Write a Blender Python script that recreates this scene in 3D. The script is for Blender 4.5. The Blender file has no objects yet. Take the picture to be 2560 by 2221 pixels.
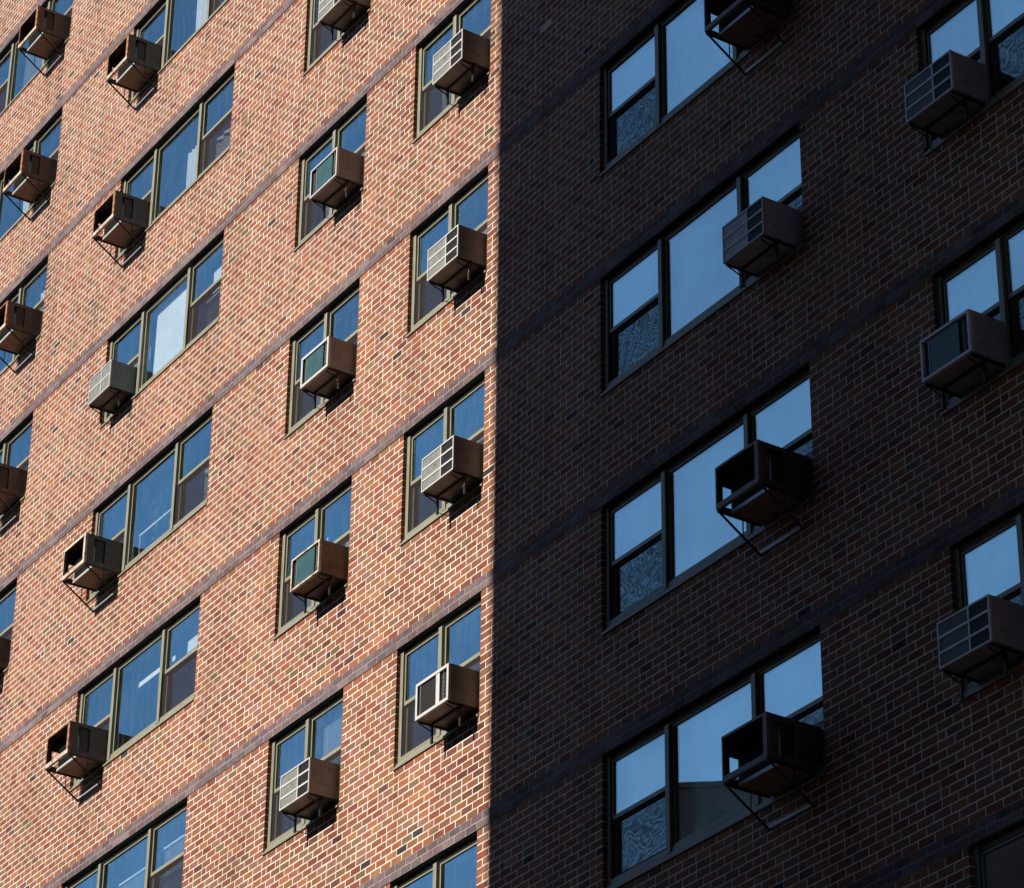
import bpy, math, random
import numpy as np
from mathutils import Matrix, Vector

R = math.radians
sc = bpy.context.scene

# ------------------------------------------------------------------ camera
cam_d = bpy.data.cameras.new('camera'); cam = bpy.data.objects.new('camera', cam_d)
sc.collection.objects.link(cam); sc.camera = cam
cam_d.sensor_width = 36.0; cam_d.lens = 8109.9/2560*36.0
cam_d.clip_start = 0.5; cam_d.clip_end = 2000
RC = [(0.54614827, 0.83762577, 0.01025332), (-0.41028913, 0.27814776, -0.86850253), (-0.73033205, 0.47012433, 0.49557867)]
CP = (22.5218, -15.5247, -17.5160)
M = Matrix(((RC[0][0], -RC[1][0], -RC[2][0], CP[0]),
            (RC[0][1], -RC[1][1], -RC[2][1], CP[1]),
            (RC[0][2], -RC[1][2], -RC[2][2], CP[2]), (0, 0, 0, 1)))
cam.matrix_world = M
sc.render.resolution_x = 1024; sc.render.resolution_y = 888

# ------------------------------------------------------------------ light
SUN_EL = 36.8; SUN_AZ = 1.0          # azimuth: degrees off the wall's normal, towards -X
sx, sy, sz = -math.sin(R(SUN_AZ))*math.cos(R(SUN_EL)), -math.cos(R(SUN_AZ))*math.cos(R(SUN_EL)), math.sin(R(SUN_EL))
sun_d = bpy.data.lights.new('sun', 'SUN'); sun = bpy.data.objects.new('sun', sun_d)
sc.collection.objects.link(sun)
sun_d.energy = 5.0; sun_d.angle = R(0.53); sun_d.color = (1.0, 0.93, 0.82)
sun.rotation_euler = Vector((sx, sy, sz)).to_track_quat('Z', 'Y').to_euler()
w = bpy.data.worlds.new('World'); sc.world = w; w.use_nodes = True
nt = w.node_tree; nt.nodes.clear()
o_ = nt.nodes.new('ShaderNodeOutputWorld'); bg = nt.nodes.new('ShaderNodeBackground')
sky = nt.nodes.new('ShaderNodeTexSky'); sky.sky_type = 'NISHITA'; sky.sun_disc = False
sky.sun_elevation = R(SUN_EL); sky.sun_rotation = math.atan2(sx, sy)
sky.altitude = 300; sky.air_density = 1.1; sky.dust_density = 0.3; sky.ozone_density = 5.0
bg.inputs[1].default_value = 0.080
nt.links.new(sky.outputs[0], bg.inputs[0]); nt.links.new(bg.outputs[0], o_.inputs[0])
sc.view_settings.view_transform = 'Standard'; sc.view_settings.look = 'None'
sc.view_settings.exposure = 0.86; sc.view_settings.gamma = 1.0
sc.render.engine = 'CYCLES'
sc.cycles.max_bounces = 6; sc.cycles.transparent_max_bounces = 24
sc.cycles.caustics_reflective = False; sc.cycles.caustics_refractive = False

# ------------------------------------------------------------------ materials
def mat(name):
    m = bpy.data.materials.new(name); m.use_nodes = True
    n = m.node_tree; b = n.nodes['Principled BSDF']
    return m, n, b
def nd(n, t, **k):
    x = n.nodes.new('ShaderNode'+t)
    for a, v in k.items(): setattr(x, a, v)
    return x
def coords(n, scale=(1, 1, 1), kind='Object'):
    tc = nd(n, 'TexCoord'); mp = nd(n, 'Mapping'); mp.inputs['Scale'].default_value = scale
    n.links.new(tc.outputs[kind], mp.inputs[0]); return mp.outputs[0]
def noise(n, vec, scale, detail=3, rough=0.6):
    t = nd(n, 'TexNoise'); t.inputs['Scale'].default_value = scale
    t.inputs['Detail'].default_value = detail; t.inputs['Roughness'].default_value = rough
    n.links.new(vec, t.inputs['Vector']); return t.outputs['Fac']
def ramp(n, fac, stops):
    r = nd(n, 'ValToRGB'); e = r.color_ramp.elements
    e[0].position, e[0].color = stops[0][0], (*stops[0][1], 1)
    e[1].position, e[1].color = stops[-1][0], (*stops[-1][1], 1)
    for p, c in stops[1:-1]:
        q = e.new(p); q.color = (*c, 1)
    n.links.new(fac, r.inputs[0]); return r.outputs[0]
def mul(n, a, b, f=1.0):
    x = nd(n, 'Mix', data_type='RGBA', blend_type='MULTIPLY'); x.inputs[0].default_value = f
    n.links.new(a, x.inputs[6]); n.links.new(b, x.inputs[7]); return x.outputs[2]
def mixc(n, f, a, b):
    x = nd(n, 'Mix', data_type='RGBA')
    n.links.new(f, x.inputs[0])
    for s, i in ((a, 6), (b, 7)):
        if isinstance(s, tuple): x.inputs[i].default_value = (*s, 1)
        else: n.links.new(s, x.inputs[i])
    return x.outputs[2]
def bump(n, b, h, strength, dist):
    x = nd(n, 'Bump'); x.inputs['Strength'].default_value = strength; x.inputs['Distance'].default_value = dist
    n.links.new(h, x.inputs['Height']); n.links.new(x.outputs[0], b.inputs['Normal'])

def simple(name, c, rough=0.6, metal=0.0, var=0.15, vs=6.0, spec=0.5, dirt=None, ds=3.0, kind='Object', bmp=0.0, k=0.55):
    c = tuple(x*k for x in c)
    if dirt: dirt = (tuple(x*k for x in dirt[0]), dirt[1], dirt[2])
    m, n, b = mat(name)
    v = coords(n, kind=kind)
    lo = tuple(x*(1-var) for x in c); hi = tuple(min(1, x*(1+var)) for x in c)
    col = ramp(n, noise(n, v, vs, 4), [(0.3, lo), (0.7, hi)])
    if dirt:
        f = ramp(n, noise(n, v, ds, 5, 0.7), [(dirt[1], (0, 0, 0)), (dirt[2], (1, 1, 1))])
        col = mixc(n, f, col, dirt[0])
    n.links.new(col, b.inputs['Base Color'])
    b.inputs['Roughness'].default_value = rough; b.inputs['Metallic'].default_value = metal
    b.inputs['Specular IOR Level'].default_value = spec
    if bmp: bump(n, b, noise(n, v, vs*8, 3), bmp, 0.002)
    return m

MT = {}
def brick_mat():
    m, n, b = mat('brick')
    a = nd(n, 'Attribute'); a.attribute_name = 'tint'
    v = coords(n)
    g = ramp(n, noise(n, v, 45, 4, 0.7), [(0.25, (0.62, 0.58, 0.55)), (0.5, (1, 1, 1)), (0.78, (1.25, 1.3, 1.3))])
    g2 = ramp(n, noise(n, coords(n, (1, 1, 0.6)), 0.55, 4, 0.6), [(0.3, (0.8, 0.76, 0.76)), (0.7, (1.1, 1.1, 1.1))])
    sp = ramp(n, noise(n, v, 140, 2, 0.5), [(0.60, (1, 1, 1)), (0.70, (0.45, 0.4, 0.4))])
    g3 = ramp(n, noise(n, coords(n, (2.6, 1, 0.22)), 1.0, 4, 0.65), [(0.50, (1, 1, 1)), (0.70, (0.80, 0.74, 0.72))])
    c = mul(n, mul(n, mul(n, mul(n, a.outputs['Color'], g), g2), sp, 1.0), g3)
    n.links.new(c, b.inputs['Base Color'])
    b.inputs['Roughness'].default_value = 0.9; b.inputs['Specular IOR Level'].default_value = 0.2
    bump(n, b, noise(n, v, 120, 4), 0.5, 0.003)
    return m
MT['brick'] = brick_mat()
def mortar_mat():
    m, n, b = mat('mortar')
    v = coords(n)
    c = ramp(n, noise(n, v, 1.3, 5, 0.6), [(0.3, (0.53, 0.48, 0.41)), (0.7, (0.67, 0.61, 0.53))])
    c2 = ramp(n, noise(n, v, 50, 3), [(0.3, (0.82, 0.8, 0.78)), (0.6, (1, 1, 1))])
    c3 = ramp(n, noise(n, coords(n, (2.6, 1, 0.22)), 1.0, 4, 0.65), [(0.50, (1, 1, 1)), (0.70, (0.84, 0.80, 0.78))])
    n.links.new(mul(n, mul(n, c, c2), c3), b.inputs['Base Color'])
    b.inputs['Roughness'].default_value = 0.95; b.inputs['Specular IOR Level'].default_value = 0.1
    bump(n, b, noise(n, v, 200, 3), 0.4, 0.002)
    return m
MT['mortar'] = mortar_mat()
MT['band_mortar'] = MT['mortar'].copy(); MT['band_mortar'].name = 'band_mortar'
for q_ in MT['band_mortar'].node_tree.nodes:
    if q_.type == 'VALTORGB' and q_.color_ramp.elements[0].color[0] < 0.7:
        q_.color_ramp.elements[0].color = (0.20, 0.155, 0.165, 1); q_.color_ramp.elements[1].color = (0.33, 0.27, 0.275, 1)
def far_brick():
    m, n, b = mat('far_brick')
    v = coords(n)
    sep = nd(n, 'SeparateXYZ'); n.links.new(v, sep.inputs[0])
    ad = nd(n, 'Math', operation='ADD'); n.links.new(sep.outputs[0], ad.inputs[0]); n.links.new(sep.outputs[1], ad.inputs[1])
    cm = nd(n, 'CombineXYZ'); n.links.new(ad.outputs[0], cm.inputs[0]); n.links.new(sep.outputs[2], cm.inputs[1])
    t = nd(n, 'TexBrick'); n.links.new(cm.outputs[0], t.inputs['Vector'])
    t.inputs['Scale'].default_value = 1.0; t.inputs['Brick Width'].default_value = 0.2032
    t.inputs['Row Height'].default_value = 0.08128; t.inputs['Mortar Size'].default_value = 0.006
    t.inputs['Color1'].default_value = (0.36, 0.13, 0.075, 1); t.inputs['Color2'].default_value = (0.26, 0.10, 0.06, 1)
    t.inputs['Mortar'].default_value = (0.6, 0.54, 0.46, 1)
    n.links.new(t.outputs[0], b.inputs['Base Color']); b.inputs['Roughness'].default_value = 0.9
    return m
MT['far_brick'] = far_brick()
MT['frame'] = simple('painted_frame', (0.32, 0.305, 0.215), 0.5, var=0.12, vs=5, dirt=((0.2, 0.18, 0.13), 0.6, 0.8), ds=4, kind='Object')
MT['sash'] = simple('sash_paint', (0.36, 0.34, 0.22), 0.45, var=0.1, vs=5)
MT['filler'] = simple('filler_panel', (0.42, 0.43, 0.36), 0.5, var=0.12, vs=4, dirt=((0.25, 0.22, 0.17), 0.55, 0.75), ds=5)
MT['gasket'] = simple('black_gasket_and_soffit_shade', (0.02, 0.02, 0.02), 0.6)
MT['room'] = simple('room_paint', (0.16, 0.155, 0.15), 0.9, k=1.0, var=0.1, vs=1)
MT['satin_blind'] = simple('satin_aluminium_blind', (0.92, 0.93, 0.95), 0.3, metal=0.75, var=0.03, k=1.0)
MT['blind'] = simple('white_blind', (0.72, 0.72, 0.70), 0.6, k=1.0, var=0.04)
MT['shade'] = simple('white_roller_shade', (0.90, 0.90, 0.89), 0.8, k=1.0, var=0.04, vs=2)
MT['curtain'] = simple('pale_curtain', (0.66, 0.66, 0.66), 0.9, k=1.0, var=0.12, vs=3)
MT['leaf'] = simple('leaf_green', (0.06, 0.12, 0.04), 0.6, k=1.0, var=0.4, vs=20)
MT['ac_white'] = simple('ac_white_paint', (0.74, 0.73, 0.72), 0.45, var=0.06, vs=6, dirt=((0.36, 0.25, 0.18), 0.62, 0.78), ds=9)
MT['ac_body'] = simple('ac_body_paint', (0.34, 0.31, 0.29), 0.5, var=0.12, vs=4, dirt=((0.20, 0.13, 0.10), 0.5, 0.75), ds=3, bmp=0.15)
MT['ac_pale'] = simple('ac_pale_paint', (0.95, 0.92, 1.0), 0.5, var=0.12, vs=5, dirt=((0.3, 0.24, 0.2), 0.58, 0.8), ds=4, bmp=0.15)
MT['ac_rustbody'] = simple('ac_rusty_paint', (0.24, 0.15, 0.11), 0.6, var=0.25, vs=5, dirt=((0.14, 0.06, 0.03), 0.45, 0.65), ds=4, bmp=0.3)
MT['sleeve_grey'] = simple('grey_weathered_sleeve', (0.12, 0.115, 0.125), 0.55, var=0.25, vs=6, dirt=((0.07, 0.05, 0.045), 0.55, 0.72), ds=5, bmp=0.2)
MT['post_grey'] = simple('worn_grey_post', (0.26, 0.22, 0.20), 0.6, var=0.2, vs=8, dirt=((0.14, 0.07, 0.04), 0.55, 0.7), ds=9)
MT['ac_mid'] = simple('ac_mid_paint', (0.52, 0.49, 0.52), 0.5, var=0.12, vs=5, dirt=((0.3, 0.24, 0.2), 0.55, 0.75), ds=4, bmp=0.15)
MT['ac_grey'] = simple('ac_grey_paint', (0.17, 0.165, 0.15), 0.5, var=0.1, vs=4, dirt=((0.10, 0.08, 0.07), 0.5, 0.75), ds=3)
MT['fin_light'] = simple('pale_fins', (0.50, 0.51, 0.47), 0.5, var=0.2, vs=14, dirt=((0.20, 0.18, 0.15), 0.55, 0.72), ds=12)
MT['fin_dark'] = simple('dark_fins', (0.09, 0.08, 0.07), 0.5, var=0.3, vs=20)
MT['coil_teal'] = simple('teal_coil', (0.055, 0.16, 0.17), 0.45, var=0.22, vs=7, spec=0.5)
MT['coil_brown'] = simple('sooty_coil', (0.07, 0.055, 0.05), 0.5, var=0.25, vs=18)
MT['tube'] = simple('worn_tubing', (0.35, 0.33, 0.30), 0.4, metal=0.6, var=0.4, vs=30)
MT['dark'] = simple('black_inside', (0.012, 0.012, 0.012), 0.7)
MT['steel'] = simple('blackened_steel', (0.03, 0.027, 0.025), 0.5, metal=0.3, var=0.4, vs=14, dirt=((0.12, 0.05, 0.03), 0.62, 0.75), ds=14)
MT['rust'] = simple('rusted_steel', (0.52, 0.24, 0.10), 0.75, var=0.45, vs=9, dirt=((0.10, 0.035, 0.018), 0.45, 0.62), ds=10, bmp=0.4)
MT['palerust'] = simple('worn_cream_steel', (0.75, 0.64, 0.50), 0.6, var=0.25, vs=9, dirt=((0.26, 0.12, 0.06), 0.52, 0.66), ds=11, bmp=0.3)
MT['cage_side'] = simple('weathered_sleeve', (0.15, 0.09, 0.085), 0.6, var=0.35, vs=6, dirt=((0.09, 0.04, 0.025), 0.5, 0.68), ds=5, bmp=0.3)
MT['under'] = simple('bounce_and_stain_underside', (0.5, 0.34, 0.24), 0.7, var=0.35, vs=6, dirt=((0.12, 0.07, 0.05), 0.5, 0.7), ds=6)  # warm brown raised to stand in for bounced light, with dirt patches
MT['zinc'] = simple('galvanised_steel', (0.7, 0.7, 0.69), 0.4, metal=0.2, var=0.1, vs=10)
MT['ground'] = simple('asphalt', (0.034, 0.036, 0.041), 0.9, k=1.0, var=0.3, vs=2)
MT['slate'] = simple('dark_glazed_brick', (0.035, 0.04, 0.05), 0.7, k=1.0, var=0.2, vs=1)
MT['old_brick'] = simple('sooty_brick', (0.13, 0.10, 0.10), 0.9, var=0.2, vs=1)
MT['roofing'] = simple('tar_roof', (0.05, 0.05, 0.05), 0.9)
MT['dark_glass'] = simple('dark_window_glass', (0.02, 0.025, 0.03), 0.1)

def glass_mat(name, tint, base, gain, cap=0.35, wob=0.014):
    m = bpy.data.materials.new(name); m.use_nodes = True; n = m.node_tree; n.nodes.clear()
    out = nd(n, 'OutputMaterial'); tr = nd(n, 'BsdfTransparent'); gl = nd(n, 'BsdfGlossy')
    tr.inputs[0].default_value = (0.96, 0.985, 0.99, 1)
    gl.inputs['Color'].default_value = (*tint, 1); gl.inputs['Roughness'].default_value = 0.0
    fr = nd(n, 'Fresnel'); fr.inputs[0].default_value = 1.5
    ma = nd(n, 'Math', operation='MULTIPLY_ADD'); ma.inputs[1].default_value = gain; ma.inputs[2].default_value = base
    n.links.new(fr.outputs[0], ma.inputs[0])
    mm = nd(n, 'Math', operation='MINIMUM'); mm.inputs[1].default_value = cap; mm.use_clamp = True
    n.links.new(ma.outputs[0], mm.inputs[0])
    bp = nd(n, 'Bump'); bp.inputs['Strength'].default_value = wob; bp.inputs['Distance'].default_value = 0.02
    n.links.new(noise(n, coords(n), 1.6, 1), bp.inputs['Height']); n.links.new(bp.outputs[0], gl.inputs['Normal'])
    # reflection strength varied from pane to pane and in patches
    oi = nd(n, 'ObjectInfo'); va = nd(n, 'MapRange'); va.inputs[3].default_value = 0.86; va.inputs[4].default_value = 1.08
    n.links.new(oi.outputs['Random'], va.inputs[0])
    vb = nd(n, 'MapRange'); vb.inputs[1].default_value = 0.3; vb.inputs[2].default_value = 0.7; vb.inputs[3].default_value = 0.86; vb.inputs[4].default_value = 1.06
    n.links.new(noise(n, coords(n, (1.2, 1, 2.2)), 1.1, 3, 0.5), vb.inputs[0])
    m1 = nd(n, 'Math', operation='MULTIPLY'); n.links.new(va.outputs[0], m1.inputs[0]); n.links.new(vb.outputs[0], m1.inputs[1])
    m2 = nd(n, 'Math', operation='MULTIPLY'); n.links.new(m1.outputs[0], m2.inputs[0]); n.links.new(mm.outputs[0], m2.inputs[1])
    mx = nd(n, 'MixShader'); n.links.new(m2.outputs[0], mx.inputs[0])
    n.links.new(tr.outputs[0], mx.inputs[1]); n.links.new(gl.outputs[0], mx.inputs[2])
    df = nd(n, 'BsdfDiffuse'); df.inputs[0].default_value = (0.35, 0.34, 0.32, 1)      # dust and dried rain
    du = nd(n, 'MapRange'); du.inputs[1].default_value = 0.45; du.inputs[2].default_value = 0.8; du.inputs[3].default_value = 0.004; du.inputs[4].default_value = 0.05
    n.links.new(noise(n, coords(n, (5, 1, 1)), 3.0, 5, 0.7), du.inputs[0])
    mz = nd(n, 'MixShader'); n.links.new(du.outputs[0], mz.inputs[0]); n.links.new(mx.outputs[0], mz.inputs[1]); n.links.new(df.outputs[0], mz.inputs[2])
    n.links.new(mz.outputs[0], out.inputs[0]); return m
MT['glass'] = glass_mat('window_glass', (0.55, 0.92, 1.0), -0.05, 5.0)
MT['glass_shaded'] = glass_mat('shaded_side_window_glass', (0.76, 1.0, 1.0), -0.02, 5.0, 0.60)  # copy of the glass for shaded windows, reflecting more so they look brighter
def screen_mat(name='insect_screen', lo=0.27, hi=0.38, sc_=2.2, ds_=150):
    # insect screen: fine mesh, partly see-through, with watery moire banding painted into its opacity
    m = bpy.data.materials.new(name); m.use_nodes = True; n = m.node_tree; n.nodes.clear()
    out = nd(n, 'OutputMaterial'); tr = nd(n, 'BsdfTransparent'); df = nd(n, 'BsdfDiffuse')
    df.inputs[0].default_value = (0.040, 0.034, 0.038, 1)
    v = coords(n)
    oi = nd(n, 'ObjectInfo'); ml = nd(n, 'Math', operation='MULTIPLY'); ml.inputs[1].default_value = 40
    n.links.new(oi.outputs['Random'], ml.inputs[0])
    ad = nd(n, 'VectorMath', operation='ADD'); n.links.new(v, ad.inputs[0]); n.links.new(ml.outputs[0], ad.inputs[1])
    nf = noise(n, ad.outputs[0], sc_, 2.0, 0.45)
    k1 = nd(n, 'Math', operation='MULTIPLY'); k1.inputs[1].default_value = ds_; n.links.new(nf, k1.inputs[0])
    sn = nd(n, 'Math', operation='SINE'); n.links.new(k1.outputs[0], sn.inputs[0])
    n2 = noise(n, ad.outputs[0], sc_*2.2, 3, 0.6)
    am = nd(n, 'Math', operation='MULTIPLY'); n.links.new(sn.outputs[0], am.inputs[0]); n.links.new(n2, am.inputs[1])
    a2 = nd(n, 'Math', operation='MULTIPLY_ADD'); a2.inputs[1].default_value = 0.7; a2.inputs[2].default_value = 0.5; n.links.new(am.outputs[0], a2.inputs[0])
    mr = nd(n, 'MapRange'); mr.inputs[3].default_value = lo; mr.inputs[4].default_value = hi
    n.links.new(a2.outputs[0], mr.inputs[0])
    mx = nd(n, 'MixShader'); n.links.new(mr.outputs[0], mx.inputs[0])
    n.links.new(tr.outputs[0], mx.inputs[1]); n.links.new(df.outputs[0], mx.inputs[2])
    n.links.new(mx.outputs[0], out.inputs[0]); return m
MT['screen'] = screen_mat()
MT['screen_moire'] = screen_mat('moire_insect_screen', 0.16, 0.50, 2.4, 130)  # copy for the shaded windows, with stronger moire of the reflection painted in

# ------------------------------------------------------------------ mesh helpers
rnd = random.Random(7)
class MB:
    def __init__(s): s.v = []; s.f = []
    def box(s, x0, x1, y0, y1, z0, z1):
        b = len(s.v)
        s.v += [(x0, y0, z0), (x1, y0, z0), (x1, y1, z0), (x0, y1, z0), (x0, y0, z1), (x1, y0, z1), (x1, y1, z1), (x0, y1, z1)]
        s.f += [tuple(b+i for i in q) for q in ((0, 3, 2, 1), (4, 5, 6, 7), (0, 1, 5, 4), (1, 2, 6, 5), (2, 3, 7, 6), (3, 0, 4, 7))]
        return s
    def prism(s, prof, x0, x1):          # profile in (y, z), extruded along x
        b = len(s.v); k = len(prof)
        s.v += [(x0, y, z) for y, z in prof]+[(x1, y, z) for y, z in prof]
        s.f.append(tuple(b+i for i in range(k))); s.f.append(tuple(b+k+i for i in reversed(range(k))))
        for i in range(k):
            j = (i+1) % k; s.f.append((b+i, b+k+i, b+k+j, b+j))
        return s
    def bar(s, p, q, w, h=None):         # rectangular bar between two points
        h = h or w; p = Vector(p); q = Vector(q); d = (q-p).normalized()
        a = d.cross(Vector((0, 0, 1))); a = a.normalized() if a.length > 1e-4 else Vector((1, 0, 0)); c = d.cross(a)
        b = len(s.v)
        for e in (p, q):
            for i, j in ((-1, -1), (1, -1), (1, 1), (-1, 1)): s.v.append(tuple(e+a*i*w/2+c*j*h/2))
        s.f += [tuple(b+i for i in g) for g in ((0, 1, 2, 3), (7, 6, 5, 4), (0, 4, 5, 1), (1, 5, 6, 2), (2, 6, 7, 3), (3, 7, 4, 0))]
        return s
    def tube(s, pts, r, k=6):
        pts = [Vector(p) for p in pts]; b = len(s.v); m = len(pts)
        for i, p in enumerate(pts):
            d = (pts[min(i+1, m-1)]-pts[max(i-1, 0)]).normalized()
            a = d.cross(Vector((0.3, 0.9, 0.2))).normalized(); c = d.cross(a)
            for t in range(k):
                g = 2*math.pi*t/k; s.v.append(tuple(p+a*math.cos(g)*r+c*math.sin(g)*r))
        for i in range(m-1):
            for t in range(k):
                u = (t+1) % k; s.f.append((b+i*k+t, b+i*k+u, b+(i+1)*k+u, b+(i+1)*k+t))
        s.f.append(tuple(b+t for t in reversed(range(k)))); s.f.append(tuple(b+(m-1)*k+t for t in range(k)))
        return s
    def build(s, name, m, parent=None, loc=(0, 0, 0), bevel=0.0, smooth=False):
        me = bpy.data.meshes.new(name); me.from_pydata(s.v, [], s.f); me.update()
        me.materials.append(MT[m] if isinstance(m, str) else m)
        if smooth: me.polygons.foreach_set('use_smooth', [True]*len(me.polygons))
        o = bpy.data.objects.new(name, me); sc.collection.objects.link(o); o.location = loc
        if parent: o.parent = parent
        if bevel:
            bv = o.modifiers.new('bevel', 'BEVEL'); bv.width = bevel; bv.segments = 2; bv.limit_method = 'ANGLE'
        return o
def thing(name, label, cat, loc=(0, 0, 0), group=None):
    o = bpy.data.objects.new(name, None); sc.collection.objects.link(o); o.empty_display_size = 0.2
    o.location = loc; o['label'] = label; o['category'] = cat
    if group: o['group'] = group
    return o

# ------------------------------------------------------------------ layout of the facade
B = 0.2032; CH = 0.08128; FH = 32*CH
WO = 17*CH+0.004                                      # height of a window opening
def zt(n): return -(n-5)*FH                           # lintel height of floor n
COL = {'A': (-84.46*B, -68.46*B, 3), 'B': (-57.31*B, -41.31*B, 3), 'C': (-31.95*B, -23.95*B, 2),
       'D': (-18.52*B, -10.52*B, 2), 'E': (0.0, 16*B, 3), 'F': (24.37*B, 32.37*B, 2)}
WIN = {'A': range(-1, 6), 'B': range(0, 7), 'C': range(1, 7), 'D': range(2, 8), 'E': range(3, 8), 'F': range(4, 9)}
GROUND = -19.1
WX0, WX1, WZ0, WZ1 = -20.2, 9.4, -11.6, 19.6          # patch of wall laid brick by brick
opens = []
for c, rg in WIN.items():
    for n in rg: opens.append((COL[c][0], COL[c][1], zt(n)-WO, zt(n), c, n))

bld = thing('apartment_building', 'brick apartment building front, sunlit at left and shaded at right, seen from below', 'building', (0, 0, GROUND))
def bpart(o):
    o.parent = bld; o.location = (0, 0, -GROUND); return o

# --- bricks
def build_bricks():
    rg = np.random.default_rng(11); rr = random.Random(5)
    wall, bands = [], {}
    HEAD = {6, 13, 19, 25}
    n0 = 5-int(math.ceil(WZ1/FH))-1
    for n in range(n0, 5-int(math.floor(WZ0/FH))+1):
        for k in range(32):
            z1 = zt(n)-k*CH; z0 = z1-CH
            if z1 > WZ1+1e-6 or z0 < WZ0-1e-6: continue
            ops = sorted((a, b) for a, b, za, zb, c, m in opens if za < (z0+z1)/2 < zb)
            sol = []; x = WX0
            for a, b in ops:
                sol.append((x, a)); x = b
            sol.append((x, WX1))
            band = k >= 30
            if k in HEAD:
                off = rr.choice((0, 0.5, 1.0)); edges = []; u = math.floor(WX0/B)-3+off
                while u*B < WX1+1:
                    edges += [u, u+1.0]; u += 1.5
            else:
                off = 0.5*(k % 2); u0 = math.floor(WX0/B)-2+off
                edges = [u0+i for i in range(int((WX1-WX0)/B)+5)]
                if not band and rr.random() < 0.10:      # a rare cut brick shifts the bond
                    j = rr.randrange(len(edges)); edges = edges[:j]+[e+0.0 for e in edges[j:]]
            edges = [e*B+rr.gauss(0, 0.0022) for e in edges]
            for a, b in sol:
                xs = [a]+[e for e in edges if a+0.05 < e < b-0.05]+[b]
                for i in range(len(xs)-1):
                    l, r = xs[i], xs[i+1]
                    je = (i == 0 and a > WX0+1e-6); jr = (i == len(xs)-2 and b < WX1-1e-6)
                    (bands.setdefault(n, []) if band else wall).append((l+(0 if je else 0.0070), r-(0 if jr else 0.0070), z0+0.0070, z1-0.0070, 1 if (je or jr or k in (0, 31)) else 0))
    def mesh(lst, name, band, m):
        a = np.array(lst); N = len(a)
        x0, x1, z0, z1, dp = a.T
        V = np.zeros((N, 8, 3)); front = (-0.010 if band else 0.0)
        yj = rg.normal(0, 0.0003, N)+front
        deep = np.where(dp > 0, 0.10, 0.006)
        for i, (xx, zz) in enumerate(((x0, z0), (x1, z0), (x1, z1), (x0, z1))):
            jx = rg.normal(0, 0.0011, N); jz = rg.normal(0, 0.0013, N)
            V[:, i, 0] = xx+jx*(1-dp); V[:, i, 2] = zz+jz; V[:, i, 1] = yj+rg.normal(0, 0.0003, N)
            V[:, i+4, 0] = xx+jx*(1-dp); V[:, i+4, 2] = zz+jz; V[:, i+4, 1] = deep
        F = np.array([(0, 1, 2, 3), (0, 4, 5, 1), (1, 5, 6, 2), (2, 6, 7, 3), (3, 7, 4, 0)])
        faces = (np.arange(N)[:, None, None]*8+F[None]).reshape(-1, 4)
        me = bpy.data.meshes.new(name)
        me.vertices.add(N*8); me.vertices.foreach_set('co', V.ravel())
        me.loops.add(faces.size); me.loops.foreach_set('vertex_index', faces.ravel().astype(np.int32))
        me.polygons.add(len(faces)); me.polygons.foreach_set('loop_start', np.arange(0, faces.size, 4, dtype=np.int32))
        me.update(calc_edges=True)
        if band:
            pal = np.array([(0.27, 0.195, 0.20), (0.215, 0.165, 0.18), (0.33, 0.25, 0.25), (0.23, 0.155, 0.15)]); pr = [0.4, 0.25, 0.2, 0.15]; vs = 0.10
        else:
            pal = np.array([(0.455, 0.175, 0.092), (0.44, 0.195, 0.125), (0.375, 0.120, 0.072), (0.48, 0.220, 0.105), (0.42, 0.205, 0.150), (0.30, 0.190, 0.100), (0.22, 0.085, 0.07), (0.08, 0.055, 0.055)])
            pr = [0.33, 0.20, 0.16, 0.15, 0.105, 0.040, 0.012, 0.003]; vs = 0.12
        c = pal[rg.choice(len(pal), N, p=pr)]*(1+rg.normal(0, vs, (N, 1)))*(1+rg.normal(0, 0.05, (N, 3)))
        xm, zm = (x0+x1)/2, (z0+z1)/2          # firing batches: slow drifts of tone over the wall
        bt = 0.5*np.sin(0.9*xm+1.7*np.sin(0.6*zm))+0.5*np.sin(1.3*zm+2.1*np.sin(0.5*xm+1))+0.6*np.sin(3.1*xm+2.3*zm+1.5*np.sin(1.9*zm))
        c = c*(1+0.055*bt[:, None]*np.array([0.8, 1.0, 1.1]))
        for c_, rg_ in WIN.items():
            if band or c_ not in 'BCDA': continue
            ox = {'A': COL['A'][1]-0.2, 'B': COL['B'][0]+0.86, 'C': COL['C'][1]-0.12, 'D': COL['D'][1]-0.10}[c_]
            for n_ in rg_:
                for dx, wdt, ln in ((0, 0.17, 1.2), (-0.42, 0.12, 0.9), (0.06, 0.05, 2.4)):
                    zz = zt(n_)-WO-0.05-z0; xc = (x0+x1)/2-(ox+dx+0.05*math.sin(n_*2.3))
                    k_ = np.exp(-(xc/wdt)**2)*np.clip(1-zz/ln, 0, 1)*(zz > 0)*rg.uniform(0.2, 1.0, N)
                    c = c*(1-k_[:, None]*np.array([0.52, 0.66, 0.66]))
        c = np.clip(c*0.46, 0.008, 0.9); c4 = np.ones((N, 5, 4)); c4[:, :, :3] = c[:, None, :]
        at = me.attributes.new('tint', 'FLOAT_COLOR', 'FACE'); at.data.foreach_set('color', c4.ravel())
        me.polygons.foreach_set('use_smooth', [False]*len(me.polygons))
        me.materials.append(MT['brick'])
        o = bpy.data.objects.new(name, me); sc.collection.objects.link(o); return bpart(o)
    mesh(wall, 'brick_facing', False, None)
    for n, l in bands.items(): mesh(l, 'lintel_band', True, None)
build_bricks()

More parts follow.
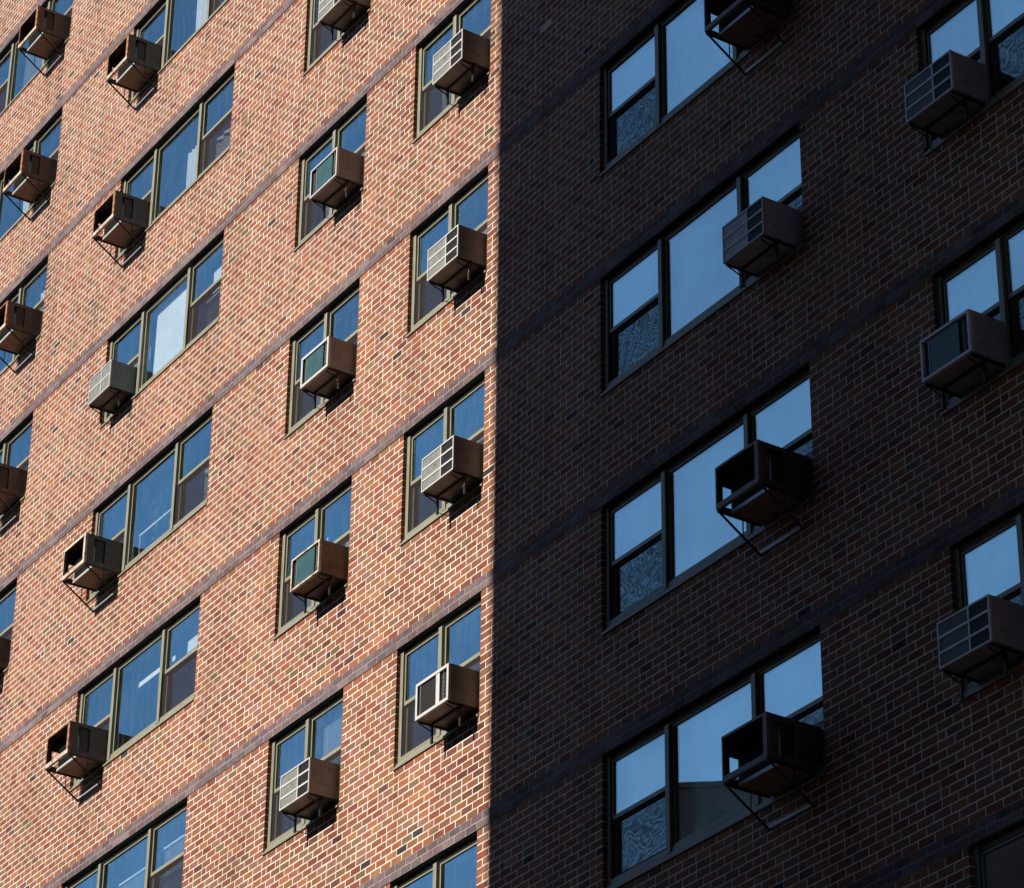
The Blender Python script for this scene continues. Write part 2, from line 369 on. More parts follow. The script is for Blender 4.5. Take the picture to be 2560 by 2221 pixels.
# --- mortar sheet with its openings and reveals, and the masonry behind
def sheet(x0, x1, z0, z1, ops, yf, yb, inset=0.004):
    m = MB(); xs = sorted({x0, x1}|{v for o in ops for v in (o[0]-inset, o[1]+inset)}); zs = sorted({z0, z1}|{v for o in ops for v in (o[2]-inset, o[3]+inset)})
    def solid(x, z): return not any(o[0]-inset < x < o[1]+inset and o[2]-inset < z < o[3]+inset for o in ops)
    for i in range(len(xs)-1):
        for j in range(len(zs)-1):
            xa, xb, za, zb = xs[i], xs[i+1], zs[j], zs[j+1]
            if not solid((xa+xb)/2, (za+zb)/2): continue
            b = len(m.v)
            m.v += [(xa, yf, za), (xb, yf, za), (xb, yf, zb), (xa, yf, zb), (xa, yb, za), (xb, yb, za), (xb, yb, zb), (xa, yb, zb)]
            m.f += [(b, b+1, b+2, b+3), (b+5, b+4, b+7, b+6)]
    for o in ops:
        xa, xb, za, zb = o[0]-inset, o[1]+inset, o[2]-inset, o[3]+inset; b = len(m.v)
        m.v += [(xa, yf, za), (xb, yf, za), (xb, yf, zb), (xa, yf, zb), (xa, yb, za), (xb, yb, za), (xb, yb, zb), (xa, yb, zb)]
        m.f += [(b, b+4, b+5, b+1), (b+1, b+5, b+6, b+2), (b+2, b+6, b+7, b+3), (b+3, b+7, b+4, b)]
    return m
bpart(sheet(WX0, WX1, WZ0, WZ1, opens, 0.0014, 0.30).build('mortar_bed', 'mortar'))
ow = MB(); TOP = 27.0; L, Rr = -45.0, 22.0
ow.box(L, WX0, 0.003, 12, GROUND, TOP); ow.box(WX1, Rr, 0.003, 12, GROUND, TOP)
ow.box(WX0, WX1, 0.003, 12, GROUND, WZ0); ow.box(WX0, WX1, 0.003, 12, WZ1, TOP)
ow.box(WX0, WX1, 6.0, 12, WZ0, WZ1)
bpart(ow.build('outer_wall', 'far_brick'))
rf = MB(); rf.box(L-0.1, Rr+0.1, -0.1, 12.1, TOP, TOP+0.9)
bpart(rf.build('parapet', 'far_brick'))

for n in range(-2, 9):
    bj = MB(); zb_ = zt(n+1)
    bj.box(WX0, WX1, -0.0082, 0.0010, zb_+0.0010, zb_+2*CH-0.0010); bpart(bj.build('band_joints', 'band_mortar'))
# --- rooms behind the windows
rm = MB()
def room(x0, x1, z0, z1):
    y0, y1 = 0.302, 4.3; b = len(rm.v)
    rm.v += [(x0, y0, z0), (x1, y0, z0), (x1, y0, z1), (x0, y0, z1), (x0, y1, z0), (x1, y1, z0), (x1, y1, z1), (x0, y1, z1)]
    rm.f += [(b, b+1, b+5, b+4), (b+2, b+3, b+7, b+6), (b+3, b, b+4, b+7), (b+1, b+2, b+6, b+5), (b+4, b+5, b+6, b+7)]
for a, b_, za, zb, c, n in opens: room(a-0.5, b_+0.5, zb-2.35, zb+0.17)
bpart(rm.build('room_interiors', 'room'))

# ------------------------------------------------------------------ windows
YF = 0.045                                            # face of the outer frame
def bays(c):
    x0, x1, k = COL[c]
    if k == 3: ms = [x0+0.975, x0+2.265]
    else: ms = [x0+0.805]
    e = [x0]+ms+[x1]; out = []
    for i in range(len(e)-1):
        out.append((e[i]+(0.055 if i == 0 else 0.032), e[i+1]-(0.055 if i == len(e)-2 else 0.032)))
    return out, ms
ACBAY = {'A': 2, 'B': 0, 'C': 1, 'D': 1, 'E': 2, 'F': 0}
def frame_ring(m, x0, x1, z0, z1, w, y0, y1, wb=None, wt=None):
    wb = wb or w; wt = wt or w
    m.box(x0, x0+w, y0, y1, z0, z1); m.box(x1-w, x1, y0, y1, z0, z1)
    m.box(x0+w, x1-w, y0, y1, z1-wt, z1); m.box(x0+w, x1-w, y0, y1, z0, z0+wb)
def make_window(c, n):
    x0, x1, k = COL[c]; T = zt(n)
    g = 0.001
    fr = MB()
    fr.box(x0+g, x0+0.055, YF, 0.16, T-1.30, T-0.0085); fr.box(x1-0.055, x1-g, YF, 0.16, T-1.30, T-0.0085)
    fr.box(x0+0.055, x1-0.055, YF+0.030, 0.16, T-0.058, T-g)
    fr.box(x0+0.055, x1-0.055, YF, 0.16, T-1.30, T-1.235)
    bs, ms = bays(c); GL = 'glass_shaded' if c in 'EF' else 'glass'
    for mx in ms: fr.box(mx-0.032, mx+0.032, YF-0.018, 0.158, T-1.298, T-0.056)
    w = fr.build('window', 'frame', bld, (0, 0, -GROUND), bevel=0.004)
    MB().box(x0+0.002, x1-0.002, 0.003, YF+0.028, T-0.007, T-0.0015).build('soffit_shade_strip', 'gasket', w)  # black plate added to paint the dark shade under the window head
    s = MB(); s.prism([(YF-0.004, T-1.285), (YF-0.004, T-1.30), (0.16, T-1.30), (0.16, T-WO+0.001), (-0.016, T-WO+0.001), (-0.016, T-WO+0.026), (0.004, T-WO+0.034)], x0+g, x1-g)
    s.build('sill', 'frame', w, bevel=0.002)
    for i, (a, b) in enumerate(bs):
        pic = (k == 3 and i == 1)
        rg = MB(); frame_ring(rg, a, b, T-1.235, T-0.055, 0.008, 0.060, 0.075); rg.build('gasket', 'gasket', w)
        if pic:
            sm = MB(); frame_ring(sm, a+0.008, b-0.008, T-1.227, T-0.063, 0.020, 0.066, 0.10); sm.build('sash', 'sash', w)
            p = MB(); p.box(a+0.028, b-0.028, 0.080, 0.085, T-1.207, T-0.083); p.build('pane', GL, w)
            continue
        um = MB(); frame_ring(um, a+0.008, b-0.008, T-0.655, T-0.063, 0.020, 0.066, 0.094, wb=0.042); um.build('sash', 'sash', w)
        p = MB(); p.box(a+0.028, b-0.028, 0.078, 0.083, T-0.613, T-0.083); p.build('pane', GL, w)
        if i == ACBAY[c]:
            lm = MB(); frame_ring(lm, a+0.008, b-0.008, T-0.86, T-0.64, 0.026, 0.097, 0.125, wb=0.05); lm.build('sash', 'sash', w)
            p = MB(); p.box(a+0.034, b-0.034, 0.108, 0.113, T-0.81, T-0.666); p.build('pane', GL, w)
            q = MB(); q.box(a+0.012, b-0.012, 0.0620, 0.0628, T-0.838, T-0.658); q.build('insect_screen', 'screen_moire' if c in 'EF' else 'screen', w)
            p = MB(); p.box(a+0.008, b-0.008, 0.100, 0.112, T-1.234, T-0.861); p.build('filler_panel', 'filler', w)
        else:
            lm = MB(); frame_ring(lm, a+0.008, b-0.008, T-1.234, T-0.64, 0.030, 0.097, 0.125, wb=0.05); lm.build('sash', 'sash', w)
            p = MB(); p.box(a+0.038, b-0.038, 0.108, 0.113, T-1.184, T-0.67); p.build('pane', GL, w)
            q = MB(); q.box(a+0.012, b-0.012, 0.0620, 0.0628, T-1.232, T-0.658); q.build('insect_screen', 'screen_moire' if c in 'EF' else 'screen', w)
    return w
for a, b_, za, zb, c, n in opens: make_window(c, n)

# ------------------------------------------------------------------ things hanging behind the glass
def sub(c, bay, f0, f1):
    a, b = bays(c)[0][bay]; return a+(b-a)*f0, a+(b-a)*f1
def blind(c, n, bay, label, f0=0.0, f1=1.0, z0=-1.22, z1=-0.06, y=0.17, pitch=0.026, group='blinds and shades behind the windows', closed=False):
    x0, x1 = sub(c, bay, f0, f1); T = zt(n)
    o = thing('venetian_blind', label, 'blind', (x0, y, T+z1), group)
    m = MB(); z = -0.03
    while z > (z0-z1)+0.02:
        if closed:
            k = pitch*0.44; m.prism([(0.006, z-k), (0.007, z-k), (-0.003, z+k), (-0.004, z+k)], 0, x1-x0); z -= pitch; continue
        m.prism([(0.010, z-0.010), (0.011, z-0.009), (-0.009, z+0.010), (-0.010, z+0.009)], 0, x1-x0); z -= pitch
    m.build('slats', 'satin_blind' if closed else 'blind', o)
    MB().box(0, x1-x0, -0.02, 0.02, -0.025, 0).build('head_rail', 'blind', o)
    for f in (0.15, 0.85): MB().box((x1-x0)*f-0.002, (x1-x0)*f+0.002, -0.013, -0.011, z0-z1, -0.02).build('cord', 'blind', o)
    MB().box(0, x1-x0, -0.012, 0.012, z0-z1-0.012, z0-z1+0.006).build('bottom_rail', 'blind', o)
def shade(c, n, bay, label, f0, f1, z0, z1, y=0.17, slant=0.0):
    x0, x1 = sub(c, bay, f0, f1); T = zt(n)
    o = thing('roller_shade', label, 'shade', (x0, y, T+z1), 'blinds and shades behind the windows')
    wd = x1-x0; h = z0-z1
    m = MB(); m.v = [(0, 0, h), (wd, 0, h), (wd, 0, 0), (slant, 0, 0), (0, 0.003, h), (wd, 0.003, h), (wd, 0.003, 0), (slant, 0.003, 0)]
    m.f = [(0, 1, 2, 3), (7, 6, 5, 4), (0, 4, 5, 1), (1, 5, 6, 2), (2, 6, 7, 3), (3, 7, 4, 0)]
    m.build('cloth', 'shade', o)
    MB().box(0, wd, -0.006, 0.010, h-0.02, h).build('hem_bar', 'shade', o)
def curtain(c, n, bay, label, f0, f1, z0=-1.3, z1=-0.05, y=0.20, folds=7, amp=0.022, gather=0.0):
    x0, x1 = sub(c, bay, f0, f1); T = zt(n); wd = x1-x0; h = z0-z1
    m = MB(); nx, nz = folds*8, 10
    ph = rnd.random()*6
    for side in (0, 1):
        for j in range(nz+1):
            t = j/nz
            for i in range(nx+1):
                s = i/nx
                xx = wd*(s*(1-gather*math.sin(math.pi*t))+gather*math.sin(math.pi*t)*0.5)
                yy = amp*math.sin(2*math.pi*folds*s+ph+0.7*math.sin(3*t+ph))*(0.6+0.4*t)+0.002*side
                m.v.append((xx, yy, h*t))
    W = nx+1; S = W*(nz+1)
    for j in range(nz):
        for i in range(nx):
            a = j*W+i; m.f.append((a, a+W, a+W+1, a+1)); m.f.append((S+a, S+a+1, S+a+W+1, S+a+W))
    o = m.build('curtain', 'curtain', None, (x0, y, T+z1), smooth=True)
    o['label'] = label; o['category'] = 'curtain'; o['group'] = 'curtains behind the windows'

BL = blind
nm = {4: 'top', 5: 'second', 6: 'third', 7: 'lowest'}
# shaded wall, three-part windows: pale blinds in every bay
for n in (4, 5, 6, 7):
    w_ = {4: 'shaded window cut off by the top edge', 5: 'shaded window with the clean grilled unit',
          6: 'shaded three-part window above the lowest', 7: 'lowest shaded three-part window'}[n]
    for bay, bn in ((0, 'left sash'), (1, 'wide middle pane'), (2, 'right sash')):
        BL('E', n, bay, 'blind in the '+bn+' of the '+w_, y=0.15, pitch=0.055 if n == 7 else 0.034, closed=True, z0=-1.22 if bay == 1 else -0.62)
for n in (5, 6, 7):
    w_ = {5: 'top right corner window', 6: 'right edge window behind the teal unit', 7: 'right edge window over the lowest unit'}[n]
    for bay, bn in ((0, 'left'), (1, 'right')):
        BL('F', n, bay, 'blind in the '+bn+' sash of the '+w_, z0=-0.62, y=0.15, pitch=0.034, closed=True)
# sunlit wall
BL('A', 0, 1, 'white slatted blind in the middle pane of the top left corner window', 0.15, 1.0, -1.1, -0.35, y=0.19)
curtain('B', 1, 1, 'white sheer curtain in the sunlit middle pane cut off by the top edge', 0.45, 1.0, folds=5)
BL('B', 1, 2, 'narrow blind in the right sash of the sunlit window cut off by the top edge', 0.0, 0.6, y=0.19)
curtain('B', 2, 1, 'white curtain gathered at the right of the middle pane in the upper three-part window', 0.50, 1.0, -1.25, -0.45, folds=6)
curtain('B', 2, 2, 'sheer wavy curtain behind the right lower sash of the upper three-part window', 0.15, 1.0, -1.2, -0.66, folds=4, y=0.22)
shade('B', 3, 1, 'large bright white roller shade filling the middle pane of the sunlit window', 0.10, 1.0, -1.35, -0.10, y=0.165, slant=0.02)
shade('B', 3, 2, 'white shade behind the right sash beside the large bright roller shade', 0.30, 1.0, -0.52, -0.20, y=0.24)
BL('B', 3, 2, 'tilted blind behind the right lower sash beside the large bright roller shade', 0.25, 1.0, -1.2, -0.66, y=0.20, pitch=0.05)
shade('B', 5, 2, 'narrow white valance across the right upper sash of the lower three-part sunlit window', 0.25, 1.0, -0.40, -0.26, y=0.24)
shade('B', 5, 1, 'thin white strip across the middle pane of the lower three-part sunlit window', 0.20, 1.0, -0.36, -0.31, y=0.24)  # plain white strip across the pane
BL('B', 6, 1, 'white slatted blind in the middle pane of the sunlit window at the bottom edge', 0.2, 1.0, -1.2, -0.38, y=0.19)
BL('B', 6, 2, 'white slatted blind in the right sash of the sunlit window at the bottom edge', 0.1, 1.0, -1.2, -0.30, y=0.19)
BL('C', 2, 1, 'blind in the right sash of the two-part window cut off by the top edge', 0, 1, -0.8, -0.3, y=0.2)
curtain('C', 3, 1, 'white curtain behind the right sash above the upper teal-backed unit', 0.3, 1.0, -0.9, -0.55, folds=4)
curtain('C', 3, 0, 'grey curtain in the left lower sash beside the upper teal-backed unit', 0.35, 1.0, -1.3, -0.65, folds=4, y=0.24)
curtain('C', 4, 0, 'thin curtain in the left lower sash beside the bright white-framed teal unit', 0.25, 0.75, -1.3, -0.65, folds=5, y=0.24)
shade('C', 5, 0, 'white shade half lowered in the left sash beside the rusty-framed teal unit', 0.30, 1.0, -1.35, -0.33, y=0.22)
curtain('C', 5, 1, 'white draped cloth behind the right sash above the rusty-framed teal unit', 0.35, 1.0, -0.88, -0.62, folds=2)
BL('C', 6, 0, 'white slatted blind in the left sash beside the dirty grilled unit', 0.30, 1.0, -1.22, -0.42, y=0.19)
BL('C', 6, 1, 'white slatted blind in the right sash above the dirty grilled unit', 0.1, 1.0, -0.8, -0.1, y=0.19)
curtain('D', 4, 1, 'thin curtain behind the right sash above the grilled unit with the hanging rusty hook', 0.4, 1.0, -0.88, -0.5, folds=5)
curtain('D', 5, 0, 'pale curtain drawn aside in the left lower sash near the shadow edge', 0.35, 0.95, -1.3, -0.62, folds=5, gather=0.35)
BL('D', 5, 1, 'bright wide-slatted blind in the right sash above the grilled unit near the shadow edge', 0.35, 1.0, -0.85, -0.62, y=0.19, pitch=0.045)
BL('D', 6, 0, 'white slatted blind in the left sash beside the unit with the brown coil', 0.45, 1.0, -1.2, -0.52, y=0.21)
BL('D', 6, 1, 'white slatted blind in the right sash above the unit with the brown coil', 0.2, 1.0, -0.85, -0.55, y=0.19)
BL('D', 7, 1, 'white slatted blind in the window at the bottom edge beside the shadow', 0.1, 1.0, -1.0, -0.6, y=0.19)
curtain('A', 2, 2, 'pale curtain behind the right sash of the left edge window', 0.4, 1.0, -0.85, -0.3)

curtain('D', 3, 0, 'thin curtain in the left lower sash beside the brightest grilled unit', 0.3, 1.0, -1.3, -0.62, folds=5)
curtain('A', 1, 1, 'pale sheer curtain in the middle pane of the second left edge window', 0.5, 1.0, folds=5)
curtain('B', 4, 2, 'grey curtain behind the right lower sash beside the house plants', 0.5, 1.0, -1.3, -0.62, folds=3)
curtain('E', 5, 1, 'white curtain at the right of the shaded middle pane behind the pale grilled unit', 0.62, 1.0, folds=5, y=0.135, amp=0.008)
curtain('B', 3, 0, 'pale curtain in the left sash above the small grey unit', 0.2, 1.0, -0.85, -0.5, folds=4)
# plants and a rail inside the sunlit B4 window
def inside_b4():
    T = zt(4); x0, x1 = sub('B', 1, 0, 1)
    o = thing('window_rail', 'white rail across the middle pane in front of the house plants', 'rail', (x0, 0.20, T-0.78))
    MB().box(0.04, x1-x0-0.02, -0.012, 0.012, -0.012, 0.012).build('top_bar', 'shade', o)
    for i in range(2): MB().box(0.05+i*1.1, 0.062+i*1.1, -0.008, 0.008, -0.45, -0.012).build('post', 'shade', o)
    for k, (fx, fz, s, lab) in enumerate(((0.22, -0.35, 0.20, 'leafy house plant at the left behind the railed middle pane'), (0.66, -0.25, 0.22, 'tall leafy house plant at the right behind the railed middle pane'))):
        p = thing('house_plant', lab, 'plant', (x0+(x1-x0)*fx, 0.30, T-0.9), 'house plants behind the railed window')
        st = MB(); st.tube([(0, 0, -0.1), (0.01, 0, 0.2), (-0.02, 0, 0.55+fz*0.2)], 0.006); st.build('stem', 'leaf', p)
        lf = MB()
        for q in range(160):
            a = rnd.uniform(0, 6.28); r = s*rnd.random()**0.6*0.7; z = rnd.uniform(0.0, 0.62)
            c_ = Vector((r*math.cos(a), r*math.sin(a)*0.4, z)); u = Vector((rnd.uniform(-1, 1), rnd.uniform(-1, 1), rnd.uniform(-1, 1))).normalized()*0.028
            v_ = u.cross(Vector((rnd.random(), rnd.random(), 1))).normalized()*0.011; b = len(lf.v)
            lf.v += [tuple(c_-u), tuple(c_+v_), tuple(c_+u), tuple(c_-v_)]; lf.f.append((b, b+1, b+2, b+3))
        lf.build('leaves', 'leaf', p)
inside_b4()

# ------------------------------------------------------------------ air conditioners
GR = 'air conditioners in the windows'
def vents(w, d, h, v):                                 # punched side vents on the side that shows
    for z in (h*0.86, h*0.36):
        for k in range(5):
            y = -d*0.78+k*d*0.15; v.box(w, w+0.0012, y-0.0028, y+0.0028, z-0.012-0.006*k, z+0.006-0.006*k)
def bracket(w, d, parent, hook=True):
    b = MB(); y = -0.16
    for x in (0.02, w-0.03):
        b.box(x-0.008, x+0.008, -d+0.02, 0.06, -0.022, -0.004)
    b.box(0.0, w, y-0.012, y+0.012, -0.024, -0.004)
    for x in (0.03, w-0.06):
        b.box(x-0.014, x+0.014, y-0.010, y+0.010, -0.21, -0.02)
        b.bar((x-0.02, -d+0.03, -0.012), (x, y, -0.085), 0.010)
    b.bar((0.03, y, -0.19), (0.05, 0.03, -0.20), 0.006)
    b.build('support_bracket', 'steel', parent)
def casing(w, d, h, parent, m, y1=0.098):
    c = MB(); c.box(0, w, -d+0.02, y1, 0, h); vents(w, d, h, c)
    o = c.build('casing', m, parent); o.data.materials.append(MT['dark'])
    for p in o.data.polygons[6:]: p.material_index = 1
    return o
def unit_grille(loc, label, body='ac_body', white='ac_white', light='fin_light', dark='fin_dark', w=0.62, d=0.345, h=0.40, cols=(0.60,), rows=3):
    o = thing('air_conditioner', label, 'air conditioner', loc, GR)
    casing(w, d, h, o, body)
    y0, y1 = -d, -d+0.018; bw = 0.016
    xs = [0]+[w*c for c in cols]+[w]
    g = MB(); g.box(0, w, y0, y1, 0, bw); g.box(0, w, y0, y1, h-bw, h); g.box(0, bw, y0, y1, bw, h-bw); g.box(w-bw, w, y0, y1, bw, h-bw)
    for x in xs[1:-1]: g.box(x-0.009, x+0.009, y0+0.0005, y1, bw, h-bw)
    for r in range(1, rows):
        z = h*r/rows
        for i in range(len(xs)-1):
            xa = xs[i]+(bw if i == 0 else 0.009); xb = xs[i+1]-(bw if i == len(xs)-2 else 0.009)
            g.box(xa, xb, y0+0.001, y1, z-0.011, z+0.011)
    g.build('grille', white, o)
    for i, m in ((0, light), (1, dark)):
        f = MB(); xa = xs[i]+(bw if i == 0 else 0.009); xb = xs[i+1]-(bw if i == len(xs)-2 else 0.009)
        x = xa+0.004
        while x < xb-0.004:
            f.box(x, x+(0.0062 if m == light else 0.003), -d+0.0085 if m != light else -d+0.0065, -d+0.019, bw, h-bw); x += 0.0105
        f.build('fins', m, o)
    bracket(w, d, o)
    return o
def squiggle(x, y, z0, z1, n, a):
    p = []
    for i in range(n*6+1):
        t = i/(n*6); p.append((x+a*math.sin(t*n*2*math.pi), y-0.004*math.cos(t*n*2*math.pi), z0+(z1-z0)*t))
    return p
def unit_coil(loc, label, body='ac_body', rim='ac_white', coil='coil_teal', w=0.62, d=0.345, h=0.40, parts=(0.045, 0.14, 0.16, 0.76, 0.79, 0.955), strip=None, stain=False):
    o = thing('air_conditioner', label, 'air conditioner', loc, GR)
    casing(w, d-0.012, h, o, body); bw = w*parts[0]
    g = MB(); y0, y1 = -d, -d+0.032
    g.box(0, w, y0, y1, 0, bw); g.box(0, w, y0, y1, h-bw, h); g.box(0, bw, y0, y1, bw, h-bw); g.box(w-bw, w, y0, y1, bw, h-bw)
    g.build('rim', rim, o, bevel=0.002)
    MB().box(bw, w-bw, y1-0.0010, y1+0.004, bw, h-bw).build('back_plate', 'dark', o)
    c = MB(); z = bw
    xa, xb = w*parts[2], w*parts[3]
    while z < h-bw-0.004:
        c.box(xa, xb, -d+0.014, -d+0.030, z, z+0.006); z += 0.0085 if coil != 'coil_brown' else 0.014
    c.build('coil', coil, o)
    e = MB(); e.box(xa-0.006, xa-0.001, -d+0.010, -d+0.030, bw, h-bw); e.build('coil_edge', 'zinc', o)
    if strip:
        s = MB(); s.box(w*strip[0], w*strip[1], -d+0.006, -d+0.03, bw, h-bw); s.build('end_plate', rim, o)
    t = MB(); t.tube(squiggle(w*(parts[4]+parts[5])/2-0.01, -d+0.018, bw+0.01, h-bw-0.01, 7, 0.010), 0.0035, 5); t.build('tubing', 'tube', o, smooth=True)
    bracket(w, d, o)
    return o
def unit_cage(loc, label, w=0.62, d=0.49, h=0.42, side='cage_side', post='rust', rail='palerust', wide=True, seed=0):
    rr = random.Random(seed)
    o = thing('air_conditioner', label, 'air conditioner', loc, GR)
    t = 0.006
    top = MB(); top.box(0, w, -d, 0.09, h-t, h)
    top.build('top_sheet', side, o)
    for nme, x, oa, ob, ot in (('side_sheet', 0, -d*0.85, -d*0.66, h*0.40), ('side_sheet', w-t, -d*(0.77 if wide else 0.74), -d*0.43, 0.05)):
        s = MB()
        s.box(x, x+t, ob, 0.09, 0, h-t-0.0005); s.box(x, x+t, -d+0.030, oa, 0, h-t-0.0005)
        s.box(x, x+t, oa, ob, 0, 0.055); s.box(x, x+t, oa, ob, h-ot, h-t-0.0005)
        s.build(nme, side, o)
    MB().box(-0.002, 0.016, -d-0.002, -d+0.030, 0, h).build('front_post', post, o, bevel=0.001)
    MB().prism([(0, 0)]*0 or [(-d-0.002, 0), (-d+0.030, 0), (-d+0.030, h), (-d-0.002, h)], w-0.050, w+0.002).build('front_post', post, o, bevel=0.001)
    tp = MB(); tp.box(0.016, w-0.05, -d-0.001, -d+0.006, h-0.022, h+0.001); tp.build('front_top_rail', post, o)
    b = MB(); b.box(0.016, w-0.006, -d-0.003, -d+0.003, -0.004, 0.050); b.box(0.0, w, -d+0.003, -d+0.032, -0.006, 0.0)
    b.build('front_bottom_rail', rail, o, bevel=0.001)
    # the cooling unit sits back inside the sleeve
    u = MB(); u.box(0.028, w-0.022, -d*0.68, 0.098, 0.004, h-0.03); u.build('inner_unit', 'coil_brown', o)
    un = MB(); un.box(0.03, w-0.03, -d*0.71, 0.06, -0.010, 0.003); un.build('drip_tray', 'under', o)
    lv = MB(); z = 0.05
    while z < h-0.08:
        lv.box(w-0.0222, w-0.0165, -d*0.66, -d*0.44, z, z+0.005); z += 0.014
    lv.build('louvres', 'ac_grey', o)
    lp = MB(); lp.box(0.03, w-0.03, -d*0.71-0.004, -d*0.71, -0.012, 0.022); lp.build('tray_lip', 'zinc', o)
    fn = MB(); x = 0.045
    while x < w-0.05:
        fn.box(x, x+0.004, -d*0.68-0.010, -d*0.68-0.0005, 0.02, h-0.05); x += 0.016
    fn.build('fins', 'dark', o)
    # long triangular support
    dz = -(WO+0.245)+1.30
    for x in (0.008, w-0.008):
        s = MB(); s.bar((x, -d+0.01, -0.012), (x, 0.0, -0.012), 0.018, 0.024); s.build('support_arm', 'steel', o); s = MB()
        s.bar((x, -d+0.03, -0.02), (x, -0.012, dz+0.01), 0.020, 0.012); s.build('support_strut', 'steel', o); s = MB()
        s.bar((x, -d*0.42, -0.02), (x, -d*0.42+0.0, -0.02+(dz+0.02)*0.60), 0.014, 0.006); s.build('tie_strap', 'steel', o)
    r = MB(); r.box(0.01, w-0.01, -0.030, -0.001, dz+0.024, dz+0.050); r.build('wall_rail', 'zinc', o)
    return o
def at(c, n, x=None, z=-1.28):
    off = {'A': COL['A'][1]-0.14-0.62, 'B': COL['B'][0]+0.305, 'C': COL['C'][1]-0.05-0.62, 'D': COL['D'][1]-0.035-0.62, 'E': COL['E'][1]-0.145-0.62, 'F': COL['F'][0]+0.185}[c]
    return (off, 0.0, zt(n)+z)
ZC = -1.30
unit_grille(at('C', 2), 'white grilled unit cut off by the top edge left of centre')
unit_grille(at('D', 3), 'bright white three-row grilled unit near the top beside the shadow edge')
unit_grille(at('D', 4), 'white grilled unit with a rusty hook hanging below, second one down beside the shadow edge')
unit_grille(at('D', 5), 'white grilled unit third down beside the shadow edge, under a bright slatted blind')
unit_coil(at('D', 6), 'white-rimmed unit with an open brown coil and a broad white strip, beside the shadow edge', coil='coil_brown', parts=(0.055, 0.10, 0.13, 0.60, 0.74, 0.93), strip=(0.61, 0.72), body='ac_body')
unit_coil(at('C', 3), 'unit with a thin pale rim and striped teal coil, highest of the three teal ones', parts=(0.035, 0.15, 0.22, 0.80, 0.82, 0.95))
unit_coil(at('C', 4), 'thick clean white-rimmed unit with light teal coil, middle of the three teal ones', parts=(0.055, 0.14, 0.17, 0.78, 0.81, 0.94))
unit_coil(at('C', 5), 'unit with a rust-stained rim and dark teal coil, lowest of the three sunlit teal ones', body='ac_rustbody', rim='palerust', parts=(0.04, 0.14, 0.18, 0.80, 0.82, 0.95))
unit_grille(at('C', 6), 'dirty grey-finned grilled unit near the bottom edge', light='fin_light')
unit_grille(at('B', 3), 'small grey unit with a two by two white grille on the sunlit wall', body='ac_grey', w=0.62, rows=2, cols=(0.58,), dark='fin_light')
unit_cage(at('B', 1, z=ZC), 'open rusty cage unit highest in the second column from the left', seed=1)
unit_cage(at('B', 2, z=ZC), 'open rusty cage unit under the window with the gathered white curtain', seed=2)
unit_cage(at('B', 4, z=ZC), 'open rusty cage unit with a cream front edge under the railed window with plants', post='palerust', seed=3, wide=False)
unit_cage(at('B', 5, z=ZC), 'open rusty cage unit lowest in the second column from the left', seed=4, wide=False)
LA = {0: 'open rusty cage unit in the top left corner', 1: 'open rusty cage unit second down along the left edge', 2: 'open rusty cage unit third down along the left edge',
      3: 'dark rusty cage unit fourth down, partly cut off by the left edge', 4: 'rusty cage unit of which only the dark side shows at the left edge'}
for n, l in LA.items(): unit_cage(at('A', n, z=ZC), l, seed=10+n)
unit_cage(at('E', 4, z=ZC), 'shaded cage unit cut off by the top edge over the right half', seed=20, wide=True, side='sleeve_grey', post='post_grey', rail='post_grey')
unit_grille(at('E', 5), 'pale grey grilled unit on the shaded wall, left of the ones at the right edge', body='ac_pale', light='ac_pale')
unit_cage(at('E', 6, z=ZC), 'shaded open cage unit middle of the three on the dark wall', seed=21, side='sleeve_grey', post='post_grey', rail='post_grey')
unit_cage(at('E', 7, z=ZC), 'shaded open cage unit lowest on the dark wall', seed=22, side='sleeve_grey', post='post_grey', rail='post_grey')
unit_grille(at('F', 5, z=-1.265), 'shaded grilled unit highest along the right edge', body='ac_mid', light='ac_grey', white='ac_pale')
unit_coil(at('F', 6, z=-1.265), 'shaded unit with a chipped pale rim and dark teal coil at the right edge', body='ac_mid', rim='ac_pale')
unit_grille(at('F', 7, z=-1.265), 'shaded grilled unit lowest along the right edge', body='ac_mid', light='ac_grey', white='ac_pale')

# rusty hooks under two units
def hook(loc, label, l, m='rust'):
    t = MB(); t.tube([(0, 0, 0), (0.004, 0, -l*0.5), (0, 0, -l*0.9), (-0.02, -0.01, -l)], 0.006); o = t.build('drip_hook', m, None, loc, smooth=True)
    o['label'] = label; o['category'] = 'hook'
for c, n, l, lab in (('D', 4, 0.15, 'rusty hook hanging under the second grilled unit beside the shadow edge'), ('C', 3, 0.12, 'thin rusty hook hanging under the highest teal unit'),
                     ('C', 4, 0.10, 'bright rusty drip stub hanging under the middle teal unit'), ('D', 5, 0.12, 'thin dark hook hanging under the third grilled unit beside the shadow edge')):
    x, y, z = at(c, n); hook((x+0.60, -0.19, z-0.03), lab, l)

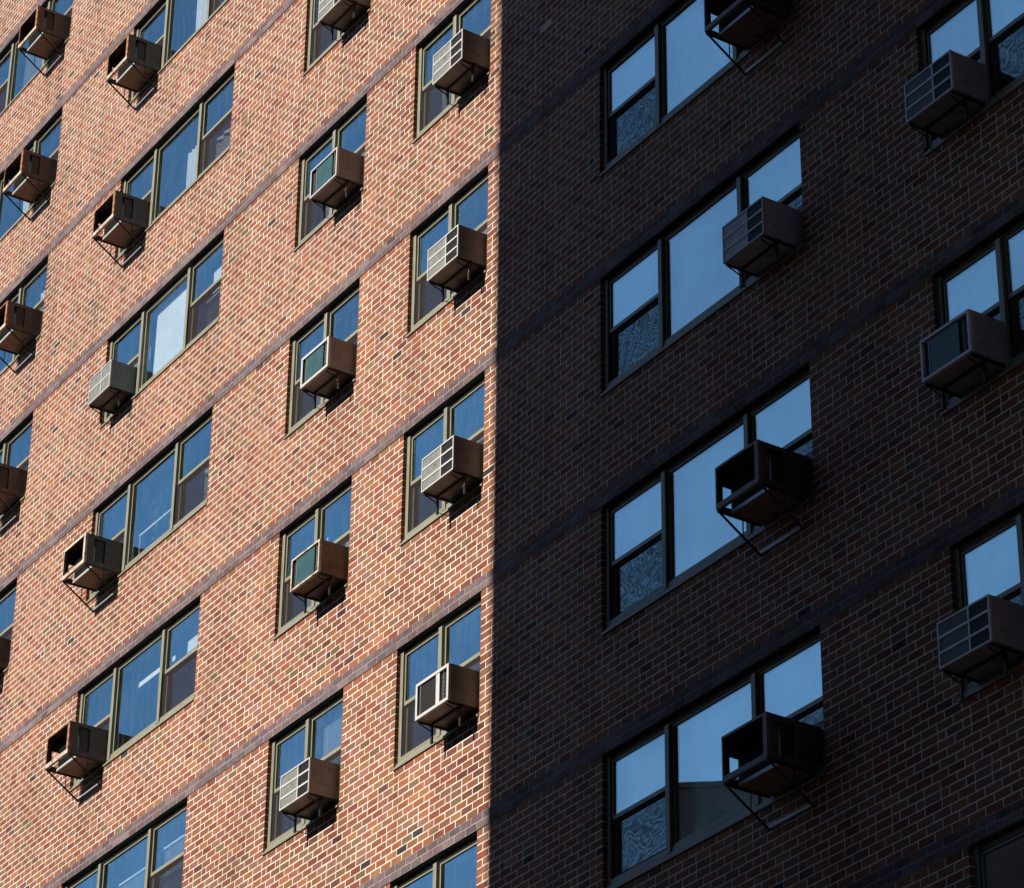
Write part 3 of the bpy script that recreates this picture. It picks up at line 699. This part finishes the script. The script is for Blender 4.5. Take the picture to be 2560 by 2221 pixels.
# ------------------------------------------------------------------ what stands outside the frame
g = MB(); g.box(-400, 400, -400, 400, GROUND-1, GROUND); go = g.build('ground', 'ground'); go['kind'] = 'structure'

def block(name, label, x0, x1, y0, y1, z1, rotz=0, loc=None, wins=False, m_='slate'):
    o = thing(name, label, 'building', loc or ((x0+x1)/2, (y0+y1)/2, GROUND))
    wx, wy, h = (x1-x0)/2, (y1-y0)/2, z1-GROUND
    MB().box(-wx, wx, -wy, wy, 0, h).build('wall', m_, o)
    MB().box(-wx-0.1, wx+0.1, -wy-0.1, wy+0.1, h, h+0.18).build('parapet', m_, o)
    if wins:
        z = h-2.1
        while z > 1:
            x = -wx+1.2
            while x < wx-2:
                MB().box(x, x+1.6, wy-0.02, wy+0.02, z, z+1.3).build('window', 'dark_glass', o); x += 3.4
            z -= FH
    o.rotation_euler[2] = rotz
    return o
# court wing whose corner throws the shadow edge, made taller to block sky
YW = -11.5; XE = -1.95-math.tan(R(SUN_AZ))*(-YW)
block('brick_wing', 'brick wing across the court that shades the right half of the wall', XE, 10.4, -24.0, YW, 42.0)
block('sky_block_right', 'unseen block added behind the camera to cut sky light from the right', 27.0, 40.0, -40.0, 0.0, 42.0)  # added out of view to block sky and darken the shaded wall
block('sky_block_low', 'long dark unseen block added beyond the court to cut low sky light', -46.0, XE-1.5, -62.0, -48.0, 17.0)  # added out of view to block low sky and reduce fill
# tall house reflected low in the shaded windows
az = R(46.9); dist = 75.0
cx, cy = -math.sin(az)*dist, -math.cos(az)*dist
fh = block('far_house', 'tall brick house seen only as a reflection in the lowest shaded windows', -8, 8, -8, 8, 24.0, m_='old_brick', wins=True, rotz=-az, loc=(cx, cy, GROUND))
hh = 24.0-GROUND
MB().box(1.5, 6.5, -3, 2, hh+0.5, hh+3.2).build('bulkhead', 'old_brick', fh)
MB().box(-5.5, -1.5, -3, 2, hh+0.5, hh+1.6).build('roof_shed', 'roofing', fh)
MB().box(-0.6, -0.5, 0, 0.1, hh+0.5, hh+5.5).build('mast', 'steel', fh)
